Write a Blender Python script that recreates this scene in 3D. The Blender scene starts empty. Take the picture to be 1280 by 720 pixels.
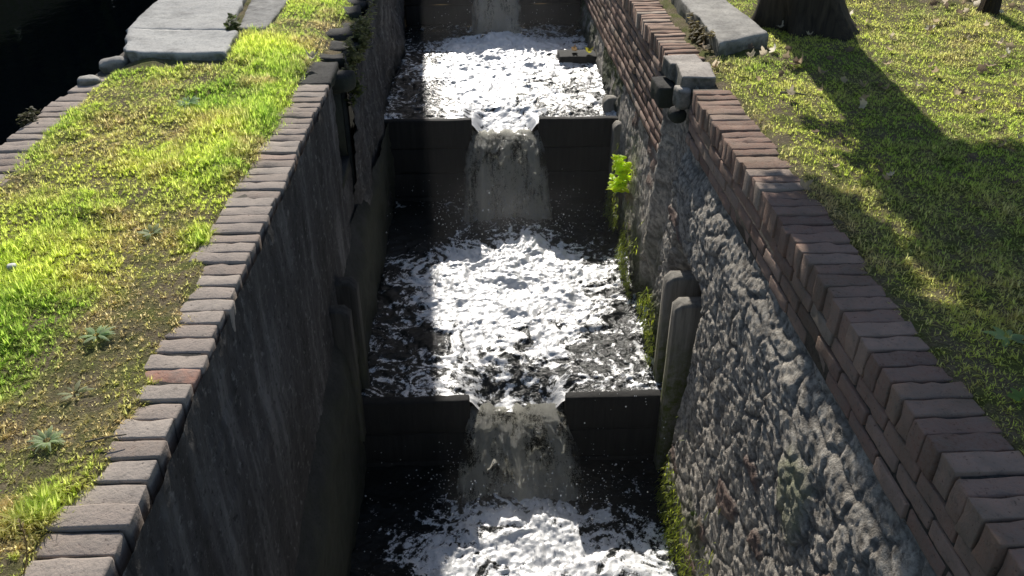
import bpy, math, random
import numpy as np
from mathutils import Vector
random.seed(5)
RNG = np.random.default_rng(11)
S = bpy.context.scene
COL = S.collection
PI = math.pi
# ---------------------------------------------------------------- noise
def _h(ix, iy, iz, seed):
    n = (ix.astype(np.int64) * 374761393 + iy.astype(np.int64) * 668265263 + iz.astype(np.int64) * 2147483647 + seed * 1274126177) & 0xFFFFFFFF
    n = ((n ^ (n >> 13)) * 1274126177) & 0xFFFFFFFF
    n = ((n ^ (n >> 16)) * 2246822519) & 0xFFFFFFFF
    return ((n ^ (n >> 15)) & 0xFFFFFF) / float(0xFFFFFF)
def vnoise(P, seed=0):
    P = np.asarray(P, float); i = np.floor(P).astype(np.int64); f = P - i
    u = f * f * f * (f * (f * 6 - 15) + 10); r = 0
    for dx in (0, 1):
        wx = u[:, 0] if dx else 1 - u[:, 0]
        for dy in (0, 1):
            wy = u[:, 1] if dy else 1 - u[:, 1]
            for dz in (0, 1):
                wz = u[:, 2] if dz else 1 - u[:, 2]
                r = r + wx * wy * wz * _h(i[:, 0] + dx, i[:, 1] + dy, i[:, 2] + dz, seed)
    return r * 2 - 1
def fbm(P, scale=1.0, octv=4, seed=0, gain=.5):
    P = np.asarray(P, float) * scale; a = 1.0; r = 0; t = 0
    for o in range(octv):
        r = r + a * vnoise(P + o * 17.3, seed + o); t += a; a *= gain; P = P * 2.03
    return r / t * 1.6
def vor(u, v, seed=0):
    iu = np.floor(u).astype(np.int64); iv = np.floor(v).astype(np.int64)
    f1 = np.full(u.shape, 9.0); f2 = np.full(u.shape, 9.0); ident = np.zeros(u.shape)
    z = np.zeros_like(iu)
    for a in (-1, 0, 1):
        for b in (-1, 0, 1):
            cu = iu + a + .15 + .7 * _h(iu + a, iv + b, z, seed); cv = iv + b + .15 + .7 * _h(iu + a, iv + b, z + 1, seed)
            d = np.hypot(cu - u, cv - v); idv = _h(iu + a, iv + b, z + 2, seed)
            near = d < f1
            f2 = np.where(near, f1, np.minimum(f2, d)); ident = np.where(near, idv, ident); f1 = np.where(near, d, f1)
    return f1, f2, ident
def sst(a, b, x):
    t = np.clip((x - a) / (b - a), 0, 1); return t * t * (3 - 2 * t)
# ---------------------------------------------------------------- mesh
def build(name, V, F, mat=None, parent=None, origin=None, smooth=True, attrs=None):
    """V (n,3) world coords, F list of (m,k) int arrays. ONE mesh object."""
    V = np.asarray(V, float)
    if parent is not None: origin = WORLD[parent.name]
    if origin is None: origin = (0, 0, 0)
    L = V - np.asarray(origin, float)
    if not isinstance(F, list): F = [F]
    F = [np.asarray(f, np.int32) for f in F if len(f)]
    me = bpy.data.meshes.new(name)
    me.vertices.add(len(L)); me.vertices.foreach_set('co', L.astype(np.float32).ravel())
    nl = sum(f.size for f in F); nf = sum(len(f) for f in F)
    me.loops.add(nl); me.loops.foreach_set('vertex_index', np.concatenate([f.ravel() for f in F]))
    me.polygons.add(nf)
    tot = np.concatenate([np.full(len(f), f.shape[1], np.int32) for f in F])
    st = np.concatenate([[0], np.cumsum(tot)[:-1]]).astype(np.int32)
    me.polygons.foreach_set('loop_start', st); me.polygons.foreach_set('loop_total', tot)
    if smooth: me.polygons.foreach_set('use_smooth', np.ones(nf, bool))
    me.update(calc_edges=True); me.validate()
    for k, a in (attrs or {}).items():
        a = np.asarray(a, np.float32)
        if a.ndim == 1:
            at = me.attributes.new(k, 'FLOAT', 'POINT'); at.data.foreach_set('value', a)
        else:
            at = me.attributes.new(k, 'FLOAT_COLOR', 'POINT')
            at.data.foreach_set('color', np.concatenate([a, np.ones((len(a), 1), np.float32)], 1).ravel())
    if mat: me.materials.append(mat)
    o = bpy.data.objects.new(name, me); COL.objects.link(o)
    if parent is not None: o.parent = parent
    else: o.location = origin
    WORLD[o.name] = tuple(origin)
    return o
WORLD = {}
def tag(o, label=None, cat=None, group=None, kind=None):
    if label: o['label'] = label
    if cat: o['category'] = cat
    if group: o['group'] = group
    if kind: o['kind'] = kind
    return o
def thing(name, label, cat, loc, group=None):
    o = bpy.data.objects.new(name, None); o.empty_display_size = .1; COL.objects.link(o); o.location = loc
    WORLD[o.name] = tuple(loc); return tag(o, label, cat, group)
def grid_faces(nu, nv):
    i = np.arange(nu - 1)[:, None] * nv + np.arange(nv - 1)[None, :]
    return np.stack([i, i + nv, i + nv + 1, i + 1], -1).reshape(-1, 4)
class Acc:
    def __init__(s): s.V = []; s.F = {}; s.A = {}; s.n = 0
    def add(s, V, *Fs, **attr):
        V = np.asarray(V, float)
        for f in Fs:
            f = np.asarray(f, np.int64)
            if f.ndim == 1: f = f[None]
            s.F.setdefault(f.shape[1], []).append(f + s.n)
        s.V.append(V); s.n += len(V)
        for k, a in attr.items():
            a = np.asarray(a, float)
            if a.ndim == 0: a = np.full(len(V), float(a))
            elif a.ndim == 1 and len(a) == 3 and len(V) != 3: a = np.tile(a, (len(V), 1))
            s.A.setdefault(k, []).append(a)
    def build(s, name, mat, parent=None, origin=None, smooth=True):
        return build(name, np.concatenate(s.V), [np.concatenate(f) for f in s.F.values()], mat, parent, origin, smooth,
                     {k: np.concatenate(a) for k, a in s.A.items()})
def boxtemplate(nx, ny, nz):
    """unit cube surface grid, welded; coords -1..1"""
    idx = {}; V = []; Fc = []
    def vid(i, j, k):
        t = (i, j, k)
        if t not in idx: idx[t] = len(V); V.append((2 * i / nx - 1, 2 * j / ny - 1, 2 * k / nz - 1))
        return idx[t]
    for i in range(nx):
        for j in range(ny):
            Fc.append((vid(i, j, nz), vid(i + 1, j, nz), vid(i + 1, j + 1, nz), vid(i, j + 1, nz)))
            Fc.append((vid(i, j, 0), vid(i, j + 1, 0), vid(i + 1, j + 1, 0), vid(i + 1, j, 0)))
    for i in range(nx):
        for k in range(nz):
            Fc.append((vid(i, 0, k), vid(i + 1, 0, k), vid(i + 1, 0, k + 1), vid(i, 0, k + 1)))
            Fc.append((vid(i, ny, k), vid(i, ny, k + 1), vid(i + 1, ny, k + 1), vid(i + 1, ny, k)))
    for j in range(ny):
        for k in range(nz):
            Fc.append((vid(0, j, k), vid(0, j, k + 1), vid(0, j + 1, k + 1), vid(0, j + 1, k)))
            Fc.append((vid(nx, j, k), vid(nx, j + 1, k), vid(nx, j + 1, k + 1), vid(nx, j, k + 1)))
    return np.array(V), np.array(Fc)
_T = {}
def block(acc, c, h, n=(6, 4, 4), r=.008, rough=.003, rs=25., rot=0., tilt=(0, 0), tint=.5, seed=0, **kw):
    """worn stone / brick block: rounded, noise-displaced box"""
    if n not in _T: _T[n] = boxtemplate(*n)
    T, Fc = _T[n]; h = np.array(h, float)
    # grid lines pulled to edges so that the rounding is small
    r = min(r, h.min() * .9); P = T * h
    inner = np.clip(P, -(h - r), h - r)
    # first/last inner row close to edge
    for ax in range(3):
        cells = n[ax]
        if cells >= 3:
            lo = -1 + 2.0 / cells; q = T[:, ax]
            near = np.abs(np.abs(q) - abs(lo)) < 1e-6
            P[near, ax] = np.sign(q[near]) * max(h[ax] - r * 1.5, h[ax] * abs(lo))
    inner = np.clip(P, -(h - r), h - r)
    d = P - inner; ln = np.linalg.norm(d, axis=1); k = ln > 1e-9
    Q = P.copy(); Q[k] = inner[k] + d[k] / ln[k][:, None] * r
    nrm = Q / h; nrm = nrm / (np.linalg.norm(nrm, axis=1)[:, None] + 1e-9)
    c = np.array(c, float)
    disp = fbm(Q + c + seed * 3.1, rs, 3, seed) * rough
    if n[0] >= 5: disp = disp - .006 * sst(.35, .7, fbm(Q + c + seed * 1.7, 13, 2, seed + 9)) * sst(.9, 1.25, np.linalg.norm(T, axis=1))
    Q = Q + nrm * disp[:, None]
    cz, sz = math.cos(rot), math.sin(rot)
    ax_, ay_ = tilt
    Q = Q + np.stack([0 * Q[:, 0], 0 * Q[:, 0], Q[:, 0] * ay_ + Q[:, 1] * ax_], 1)
    R = np.stack([Q[:, 0] * cz - Q[:, 1] * sz, Q[:, 0] * sz + Q[:, 1] * cz, Q[:, 2]], 1)
    acc.add(R + c, Fc, tint=tint, **kw)
def tube(acc, pts, rad, seg=8, cap=True, **kw):
    pts = np.array(pts, float); n = len(pts)
    rad = np.full(n, rad) if np.isscalar(rad) else np.array(rad, float)
    t = np.gradient(pts, axis=0); t /= np.linalg.norm(t, axis=1)[:, None] + 1e-9
    ref = np.array([1., 0, 0]) if abs(t[0][0]) < .8 else np.array([0, 1., 0])
    a = np.cross(t, ref); a /= np.linalg.norm(a, axis=1)[:, None] + 1e-9; b = np.cross(t, a)
    th = np.arange(seg) / seg * 2 * PI
    V = pts[:, None] + rad[:, None, None] * (np.cos(th)[None, :, None] * a[:, None] + np.sin(th)[None, :, None] * b[:, None])
    V = V.reshape(-1, 3); F = []
    for i in range(n - 1):
        for j in range(seg):
            F.append((i * seg + j, i * seg + (j + 1) % seg, (i + 1) * seg + (j + 1) % seg, (i + 1) * seg + j))
    acc.add(V, np.array(F), **kw)
# ---------------------------------------------------------------- materials
class NT:
    def __init__(s, name):
        s.m = bpy.data.materials.new(name); s.m.use_nodes = True; s.t = s.m.node_tree; s.t.nodes.clear()
        s.out = s.n('ShaderNodeOutputMaterial')
    def n(s, typ, **kw):
        nd = s.t.nodes.new(typ)
        for k, v in kw.items():
            if k.startswith('i_'):
                key = k[2:].replace('_', ' '); nd.inputs[key].default_value = v
            else: setattr(nd, k, v)
        return nd
    def l(s, a, b): s.t.links.new(a, b)
    def pos(s):
        return s.n('ShaderNodeNewGeometry').outputs['Position']
    def mapped(s, sc):
        mp = s.n('ShaderNodeMapping'); mp.inputs['Scale'].default_value = sc; s.l(s.pos(), mp.inputs['Vector']); return mp.outputs[0]
    def noise(s, scale, detail=4, rough=.55, vec=None, dist=0.):
        nd = s.n('ShaderNodeTexNoise'); nd.inputs['Scale'].default_value = scale; nd.inputs['Detail'].default_value = detail
        nd.inputs['Roughness'].default_value = rough; nd.inputs['Distortion'].default_value = dist
        s.l(vec if vec is not None else s.pos(), nd.inputs['Vector']); return nd.outputs['Fac']
    def ramp(s, fac, stops, interp='LINEAR'):
        nd = s.n('ShaderNodeValToRGB'); cr = nd.color_ramp; cr.interpolation = interp
        while len(cr.elements) < len(stops): cr.elements.new(.5)
        for e, (p, c) in zip(cr.elements, stops):
            e.position = p
            e.color = (c, c, c, 1) if np.isscalar(c) else (*c, 1)
        s.l(fac, nd.inputs['Fac']); return nd.outputs['Color']
    def mix(s, fac, a, b, mode='MIX'):
        nd = s.n('ShaderNodeMix', data_type='RGBA', blend_type=mode)
        for v, k in ((fac, 0), (a, 6), (b, 7)):
            if hasattr(v, 'links'): s.l(v, nd.inputs[k])
            elif k == 0: nd.inputs[0].default_value = v
            else: nd.inputs[k].default_value = (*v, 1) if not np.isscalar(v) else (v, v, v, 1)
        return nd.outputs[2]
    def math(s, op, a, b=0., clamp=False):
        nd = s.n('ShaderNodeMath', operation=op, use_clamp=clamp)
        for v, k in ((a, 0), (b, 1)):
            if hasattr(v, 'links'): s.l(v, nd.inputs[k])
            else: nd.inputs[k].default_value = v
        return nd.outputs[0]
    def attr(s, name, out='Fac'):
        return s.n('ShaderNodeAttribute', attribute_name=name).outputs[out]
    def bump(s, h, strength=.5, dist=.01, normal=None):
        nd = s.n('ShaderNodeBump'); nd.inputs['Strength'].default_value = strength; nd.inputs['Distance'].default_value = dist
        s.l(h, nd.inputs['Height'])
        if normal is not None: s.l(normal, nd.inputs['Normal'])
        return nd.outputs[0]
    def pbr(s, col, rough=.9, normal=None, spec=.3, **kw):
        b = s.n('ShaderNodeBsdfPrincipled')
        if hasattr(col, 'links'): s.l(col, b.inputs['Base Color'])
        else: b.inputs['Base Color'].default_value = (*col, 1)
        if hasattr(rough, 'links'): s.l(rough, b.inputs['Roughness'])
        else: b.inputs['Roughness'].default_value = rough
        b.inputs['Specular IOR Level'].default_value = spec
        if normal is not None: s.l(normal, b.inputs['Normal'])
        for k, v in kw.items(): b.inputs[k].default_value = v
        return b.outputs[0]
    def done(s, surf): s.l(surf, s.out.inputs['Surface']); return s.m
def m_brick(name, stops, grime=(.10, .095, .085), mossy=.0):
    t = NT(name)
    c = t.ramp(t.attr('tint'), stops)
    n1 = t.noise(14, 6, .65); n2 = t.noise(70, 5, .7); n3 = t.noise(3.0, 4)
    c = t.mix(t.ramp(n1, [(.38, 0), (.72, .75)]), c, grime)
    c = t.mix(t.ramp(n2, [(.35, .0), (.8, .55)]), c, (.30, .27, .235))
    c = t.mix(t.ramp(n2, [(.30, .8), (.40, 0)]), c, (.07, .06, .05))
    c = t.mix(t.ramp(t.noise(28, 5, .7), [(.58, 0), (.70, .45)]), c, (.14, .12, .10))
    if mossy: c = t.mix(t.math('MULTIPLY', t.ramp(n3, [(.5, 0), (.7, 1)]), mossy), c, (.05, .065, .02))
    h = t.math('ADD', t.math('MULTIPLY', n1, .6), n2)
    return t.done(t.pbr(c, .92, t.bump(h, .8, .006), .2))
M = {}
M['brick_grey'] = m_brick('weathered grey brick', [(0, (.33, .25, .20)), (.45, (.42, .345, .295)), (.8, (.50, .43, .37)), (1, (.48, .25, .18))], (.33, .285, .25))
M['brick_red'] = m_brick('weathered red brick', [(0, (.24, .135, .098)), (.35, (.38, .228, .168)), (.7, (.47, .318, .24)), (1, (.46, .375, .305))], (.26, .20, .158), .3)
def m_mortar():
    t = NT('old mortar'); n = t.noise(60, 5, .7)
    c = t.ramp(n, [(.3, (.05, .045, .04)), (.7, (.15, .135, .115))])
    return t.done(t.pbr(c, .95, t.bump(n, .8, .006)))
M['mortar'] = m_mortar()
def m_rubble():
    t = NT('lime crusted rubble stone')
    n1 = t.noise(9, 6, .62); n2 = t.noise(45, 6, .7); n3 = t.noise(2.2, 3); n4 = t.noise(160, 3, .7)
    c = t.ramp(n2, [(.28, (.16, .138, .11)), (.42, (.52, .465, .39)), (.58, (.82, .75, .64))])
    c = t.mix(t.ramp(n1, [(.46, 0), (.68, .55)]), c, (.27, .235, .195))
    c = t.mix(t.math('MULTIPLY', t.attr('joint_pit'), .85), c, (.06, .056, .05))
    c = t.mix(t.math('MULTIPLY', t.attr('patch'), t.ramp(n1, [(.3, .5), (.6, 1)])), c, (.42, .42, .27))
    c = t.mix(t.math('MULTIPLY', t.attr('red'), .75), c, (.20, .115, .09))
    mo = t.math('MULTIPLY', t.attr('moss'), t.ramp(n2, [(.3, .25), (.55, 1)]))
    c = t.mix(mo, c, t.ramp(n4, [(.3, (.03, .042, .010)), (.7, (.10, .14, .025))]))
    h = t.math('ADD', n2, t.math('MULTIPLY', n4, .6))
    r = t.math('SUBTRACT', .9, t.math('MULTIPLY', t.attr('wet'), .45))
    c = t.mix(t.math('MULTIPLY', t.attr('wet'), .7), c, (.012, .012, .011))
    return t.done(t.pbr(c, r, t.bump(h, 1.0, .020), .35))
M['rubble'] = m_rubble()
def m_stucco():
    t = NT('damp dark render')
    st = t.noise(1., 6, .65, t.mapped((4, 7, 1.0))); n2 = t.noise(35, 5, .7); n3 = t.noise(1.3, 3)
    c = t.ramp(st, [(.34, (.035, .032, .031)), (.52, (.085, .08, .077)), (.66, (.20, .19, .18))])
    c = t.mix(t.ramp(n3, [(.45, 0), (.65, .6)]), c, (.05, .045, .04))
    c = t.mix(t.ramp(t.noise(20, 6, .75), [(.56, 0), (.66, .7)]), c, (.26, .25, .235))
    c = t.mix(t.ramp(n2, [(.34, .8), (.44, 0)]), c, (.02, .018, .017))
    c = t.mix(t.attr('wet'), c, (.010, .011, .010))
    r = t.math('SUBTRACT', .85, t.math('MULTIPLY', t.attr('wet'), .35))
    return t.done(t.pbr(c, r, t.bump(t.math('ADD', st, n2), .7, .012), .3))
M['stucco'] = m_stucco()
def m_stone(name, base, light, lich=(.30, .30, .25), sc=1.0, bumpd=.006):
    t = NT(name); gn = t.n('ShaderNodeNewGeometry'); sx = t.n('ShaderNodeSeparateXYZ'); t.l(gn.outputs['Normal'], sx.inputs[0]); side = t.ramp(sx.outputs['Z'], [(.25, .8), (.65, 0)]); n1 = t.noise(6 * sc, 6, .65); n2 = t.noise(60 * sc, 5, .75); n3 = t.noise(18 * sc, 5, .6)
    c = t.ramp(n1, [(.3, tuple(x * 1.75 for x in base)), (.7, tuple(x * 1.75 for x in light))])
    c = t.mix(t.ramp(n2, [(.35, .5), (.48, 0)]), c, tuple(x * .6 for x in base))
    c = t.mix(t.ramp(n3, [(.56, 0), (.68, .8)]), c, lich)
    c = t.mix(t.ramp(t.noise(3.5 * sc, 5, .7), [(.52, 0), (.66, .45)]), c, tuple(x * .55 for x in base))
    c = t.mix(t.math('MULTIPLY', side, t.ramp(n3, [(.3, .5), (.6, 1)])), c, (.055, .06, .04))  # upright faces toned dark moss, their shade put into the colour
    return t.done(t.pbr(c, .9, t.bump(t.math('ADD', n2, n3), .7, bumpd), .25))
M['slab'] = m_stone('worn grey concrete', (.24, .235, .225), (.34, .335, .315), (.40, .39, .36))
M['aggregate'] = m_stone('gravelly concrete', (.15, .145, .135), (.30, .29, .27), (.36, .35, .32), 2.2, .012)
M['boulder'] = m_stone('lichen stone', (.17, .16, .145), (.33, .315, .285), (.42, .40, .35))
M['quoin'] = m_stone('pale quoin stone', (.24, .21, .185), (.36, .33, .29), (.26, .22, .19))
M['darkstone'] = m_stone('dark damp stone', (.02, .019, .018), (.05, .048, .045), (.08, .076, .07))
M['pebble'] = m_stone('white pebble', (.5, .49, .46), (.65, .64, .6), (.6, .59, .55))
def m_wood(name, a, b, moss=True):
    t = NT(name); g = t.noise(1., 6, .65, t.mapped((30, 30, 2.2)), .4); n2 = t.noise(90, 3, .7)
    c = t.ramp(g, [(.3, a), (.7, b)])
    if moss:
        mo = t.math('MULTIPLY', t.attr('moss'), t.ramp(t.noise(22, 5, .7), [(.35, .1), (.6, 1)]))
        c = t.mix(mo, c, (.085, .105, .018))
    return t.done(t.pbr(c, .8, t.bump(t.math('ADD', g, t.math('MULTIPLY', n2, .3)), .7, .008), .3))
M['post'] = m_wood('weathered oak', (.13, .118, .10), (.34, .315, .27))
M['post_shaded'] = m_wood('shaded dark oak', (.03, .028, .025), (.09, .084, .075))  # same oak for the left posts, their shade put into the colour
M['board'] = m_wood('wet black board', (.008, .008, .008), (.026, .025, .023), False)
M['bark'] = m_wood('dark bark', (.018, .014, .011), (.07, .055, .04), False)
M['stick'] = m_wood('dry twig', (.14, .11, .08), (.26, .22, .16), False)
def m_soil():
    t = NT('soil and thatch'); n1 = t.noise(7, 6, .65); n2 = t.noise(110, 5, .75); n3 = t.noise(2.0, 4)
    c = t.ramp(n2, [(.3, (.10, .078, .05)), (.5, (.26, .21, .135)), (.7, (.42, .36, .24))])
    c = t.mix(t.ramp(n1, [(.42, .0), (.60, .75)]), c, t.ramp(n2, [(.3, (.07, .09, .02)), (.7, (.22, .27, .05))]))
    return t.done(t.pbr(c, .97, t.bump(t.math('ADD', n2, n1), 1., .02), .1))
M['soil'] = m_soil()
def m_leaf(name, trans=.45, rough=.55, colattr='col', const=None, spec=.3):
    t = NT(name)
    c = t.attr(colattr, 'Color') if const is None else t.ramp(t.noise(30, 3), [(.3, const[0]), (.7, const[1])])
    b = t.pbr(c, rough, None, spec); tr = t.n('ShaderNodeBsdfTranslucent')
    hs = t.n('ShaderNodeHueSaturation'); hs.inputs['Saturation'].default_value = 1.03; hs.inputs['Value'].default_value = 3.0
    t.l(c, hs.inputs['Color']); t.l(hs.outputs[0], tr.inputs['Color'])
    mx = t.n('ShaderNodeMixShader'); mx.inputs[0].default_value = trans; t.l(b, mx.inputs[1]); t.l(tr.outputs[0], mx.inputs[2])
    return t.done(mx.outputs[0])
M['grass'] = m_leaf('grass blades', .5, .6, spec=.2)
M['leaf'] = m_leaf('plant leaves', .5, .45)
M['dead'] = m_leaf('dead leaf', .25, .8, spec=.15)
def m_water(name, foamcol=(.97, .97, .97)):
    t = NT(name)
    f = t.attr('foam'); n = t.noise(40, 6, .72, None, .8); n2 = t.noise(150, 4, .75)
    fo = t.math('ADD', f, t.math('MULTIPLY', t.math('SUBTRACT', n, .5), 1.35))
    fo = t.math('ADD', fo, t.math('MULTIPLY', t.math('SUBTRACT', n2, .5), .5))
    fo = t.ramp(fo, [(.30, 0), (.48, 1)])
    rip = t.noise(30, 5, .65, t.mapped((1, 1.5, 1)), 1.2)
    hb = t.bump(t.math('ADD', rip, t.math('MULTIPLY', n2, .2)), .7, .012)
    w = t.pbr((.012, .014, .013), .19, hb, .5, **{'IOR': 1.333})
    hf = t.bump(t.math('ADD', n, t.math('MULTIPLY', n2, .5)), .6, .008)
    fc = t.mix(t.ramp(n2, [(.32, 0), (.46, 1)]), tuple(.72 * q for q in foamcol), foamcol)
    d = t.pbr(fc, .34, hf, 1.0, **{'Coat Weight': 1.0, 'Coat Roughness': .3, 'Coat IOR': 1.45})
    mx = t.n('ShaderNodeMixShader'); t.l(fo, mx.inputs[0]); t.l(w, mx.inputs[1]); t.l(d, mx.inputs[2])
    return t.done(mx.outputs[0])
M['water'] = m_water('white water pool')
def m_still():
    t = NT('dark canal water')
    hb = t.bump(t.noise(5, 3, .5, t.mapped((1, .6, 1))), .15, .03)
    return t.done(t.pbr((.006, .008, .010), .06, hb, .5, **{'IOR': 1.333}))
M['still'] = m_still()
def m_fall():
    t = NT('falling water')
    n = t.noise(1., 5, .7, t.mapped((44, 30, 24)), .8); n2 = t.noise(140, 3, .75); n3 = t.noise(1., 4, .6, t.mapped((52, 20, 5)), .3)
    n = t.math('ADD', t.math('MULTIPLY', n, .45), t.math('MULTIPLY', n3, .6))
    f = t.math('ADD', n, t.math('MULTIPLY', t.math('SUBTRACT', n2, .5), .9))
    f = t.math('ADD', f, t.math('MULTIPLY', t.attr('foam'), .5))
    c = t.ramp(f, [(.47, (.05, .052, .042)), (.57, (.46, .445, .35)), (.68, (1., .98, .88))])
    hb = t.bump(f, 1., .03)
    b = t.pbr(c, .25, hb, .6); tr = t.n('ShaderNodeBsdfTranslucent'); t.l(c, tr.inputs['Color']); t.l(hb, tr.inputs['Normal'])
    mx = t.n('ShaderNodeMixShader'); mx.inputs[0].default_value = .65; t.l(b, mx.inputs[1]); t.l(tr.outputs[0], mx.inputs[2])
    tp = t.n('ShaderNodeBsdfTransparent'); m2 = t.n('ShaderNodeMixShader')
    t.l(t.math('MULTIPLY', t.attr('alpha'), t.ramp(f, [(.42, .35), (.62, 1)])), m2.inputs[0]); t.l(tp.outputs[0], m2.inputs[1]); t.l(mx.outputs[0], m2.inputs[2])
    return t.done(m2.outputs[0])
M['fall'] = m_fall()
def m_drop():
    t = NT('spray drops'); return t.done(t.pbr((.8, .82, .84), .1, None, .6))
M['drop'] = m_drop()

# ================================================================ numbers (metres; z = 0 at the coping tops)
XL, XR = -.86, 1.21
ZU, ZM, ZL = -1.01, -1.75, -2.25          # pool levels
YF, YU, YM = 9.95, 6.84, 4.02             # weirs: far, upper, middle
SUN_EL, SUN_AZ = math.radians(34), math.radians(3.5)
XI = -2.33                                 # canal side of the island

# ================================================================ world, sun, camera
w = bpy.data.worlds.new('World'); S.world = w; w.use_nodes = True
nt = w.node_tree; bg = nt.nodes['Background']; sky = nt.nodes.new('ShaderNodeTexSky'); sky.sky_type = 'NISHITA'
sky.sun_disc = False; sky.sun_elevation = SUN_EL; sky.sun_rotation = -SUN_AZ
nt.links.new(sky.outputs[0], bg.inputs[0]); bg.inputs[1].default_value = .092
sl = bpy.data.lights.new('sun', 'SUN'); sl.energy = 5.0; sl.angle = math.radians(.5); sl.color = (1, .95, .87)
so = bpy.data.objects.new('sun', sl); COL.objects.link(so); so.location = (-1, 20, 14)
sd = Vector((-math.sin(SUN_AZ) * math.cos(SUN_EL), math.cos(SUN_AZ) * math.cos(SUN_EL), math.sin(SUN_EL)))
so.rotation_euler = sd.to_track_quat('Z', 'Y').to_euler()
cam = bpy.data.cameras.new('camera'); cam.sensor_width = 36; cam.lens = 1040 / 1280 * 36; cam.clip_end = 500; cam.clip_start = .05
co = bpy.data.objects.new('camera', cam); COL.objects.link(co); co.location = (0, 0, 1.55)
psi, pit = math.radians(2.3346), math.radians(32.0054)
co.rotation_euler = Vector((math.sin(psi) * math.cos(pit), math.cos(psi) * math.cos(pit), -math.sin(pit))).to_track_quat('-Z', 'Y').to_euler()
S.camera = co
S.view_settings.view_transform = 'Standard'; S.view_settings.look = 'None'; S.view_settings.exposure = 0
S.cycles.max_bounces = 6; S.cycles.transparent_max_bounces = 8; S.cycles.use_denoising = True
S.cycles.sample_clamp_indirect = 4

# ================================================================ ground
def ground_z(x, y, side):
    P = np.stack([x, y, 0 * x], 1)
    g = fbm(P, 1.1, 3, 3) * .022 + fbm(P, 7, 4, 5) * .014
    if side == 'L':
        e = np.minimum(x - (XI + .16), -(x - (XL - .175 + .05 * np.exp(-((y - 2.1) / .7) ** 2))))     # distance inside the copings
        edge = fbm(P, 4.2, 4, 9) * .05
        z = -.045 + .055 * sst(-.06, .07, e + edge) + g * sst(-.02, .15, e)
        z = z + .03 * sst(4.7, 5.2, y) * sst(.0, .2, e)
        return z
    e = x - (XR + .18); edge = fbm(P, 4., 4, 19) * .05
    z = -.05 + .055 * sst(-.06, .06, e + edge) + g * sst(-.02, .15, e)
    return z + .05 * sst(1.9, 4.0, x) * sst(4, 7, y)
def axis(*segs):
    r = []
    for a, b, st in segs: r.append(np.arange(a, b, st))
    return np.concatenate(r + [[segs[-1][1]]])
def sheet(name, xs, ys, side, label=None):
    X, Y = np.meshgrid(xs, ys, indexing='ij'); x = X.ravel(); y = Y.ravel()
    z = ground_z(x, y, side)
    o = build(name, np.stack([x, y, z], 1), grid_faces(len(xs), len(ys)), M['soil'])
    return tag(o, kind='structure')
sheet('ground', axis((XI + .07, XL - .045, .02)), axis((-1, .9, .3), (.9, 7.2, .025), (7.2, 16, .3), (16, 120, 8.)), 'L')
sheet('ground', axis((XR + .08, 4.2, .03), (4.2, 9, .3), (9, 120, 8.)), axis((-1, 1.2, .3), (1.2, 7.6, .03), (7.6, 16, .3), (16, 120, 8.)), 'R')
# far side of the canal
gx = np.array([-120., -60, -30, -16, -9.0, -8.9]); gy = np.array([-1., 5, 10, 20, 40, 120])
X, Y = np.meshgrid(gx, gy, indexing='ij')
tag(build('ground', np.stack([X.ravel(), Y.ravel(), np.where(X.ravel() > -8.95, -2.2, .1)], 1), grid_faces(6, 6), M['soil']), kind='structure')

# ================================================================ island / canal walls, left bank
def coping_row(acc, xc, hx, y0, y1, pitch, ztop, h, seed, n=(7, 3, 3), wob=.006, gaps=(), zfun=None):
    r = random.Random(seed); y = y0; k = 0
    while y + pitch < y1:
        hy = pitch / 2 - r.uniform(.002, .0052); drop = r.gauss(0, .003)
        if not any(a < y < b for a, b in gaps):
            L = hx + r.uniform(-.008, .004)
            block(acc, (xc + r.gauss(0, wob), y + pitch / 2 + r.gauss(0, .0015), ztop - h / 2 + drop), (L, hy, h / 2), n,
                  r.uniform(.002, .006), .0048, 24, r.gauss(0, .008), (r.gauss(0, .014), r.gauss(0, .010)), min(1, max(0, r.gauss(.5, .24))), k)
        y += pitch; k += 1
def plain_box(acc, a, b, tint=.5, **kw):
    a = np.minimum(a, b).astype(float), np.maximum(a, b).astype(float)
    lo, hi = a; V = np.array([[(lo, hi)[i][0], (lo, hi)[j][1], (lo, hi)[k][2]] for i in (0, 1) for j in (0, 1) for k in (0, 1)])
    F = np.array([(0, 1, 3, 2), (4, 6, 7, 5), (0, 4, 5, 1), (2, 3, 7, 6), (0, 2, 6, 4), (1, 5, 7, 3)])
    acc.add(V, F, tint=tint, **kw)
def B(a): return np.array(a, float)
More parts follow.
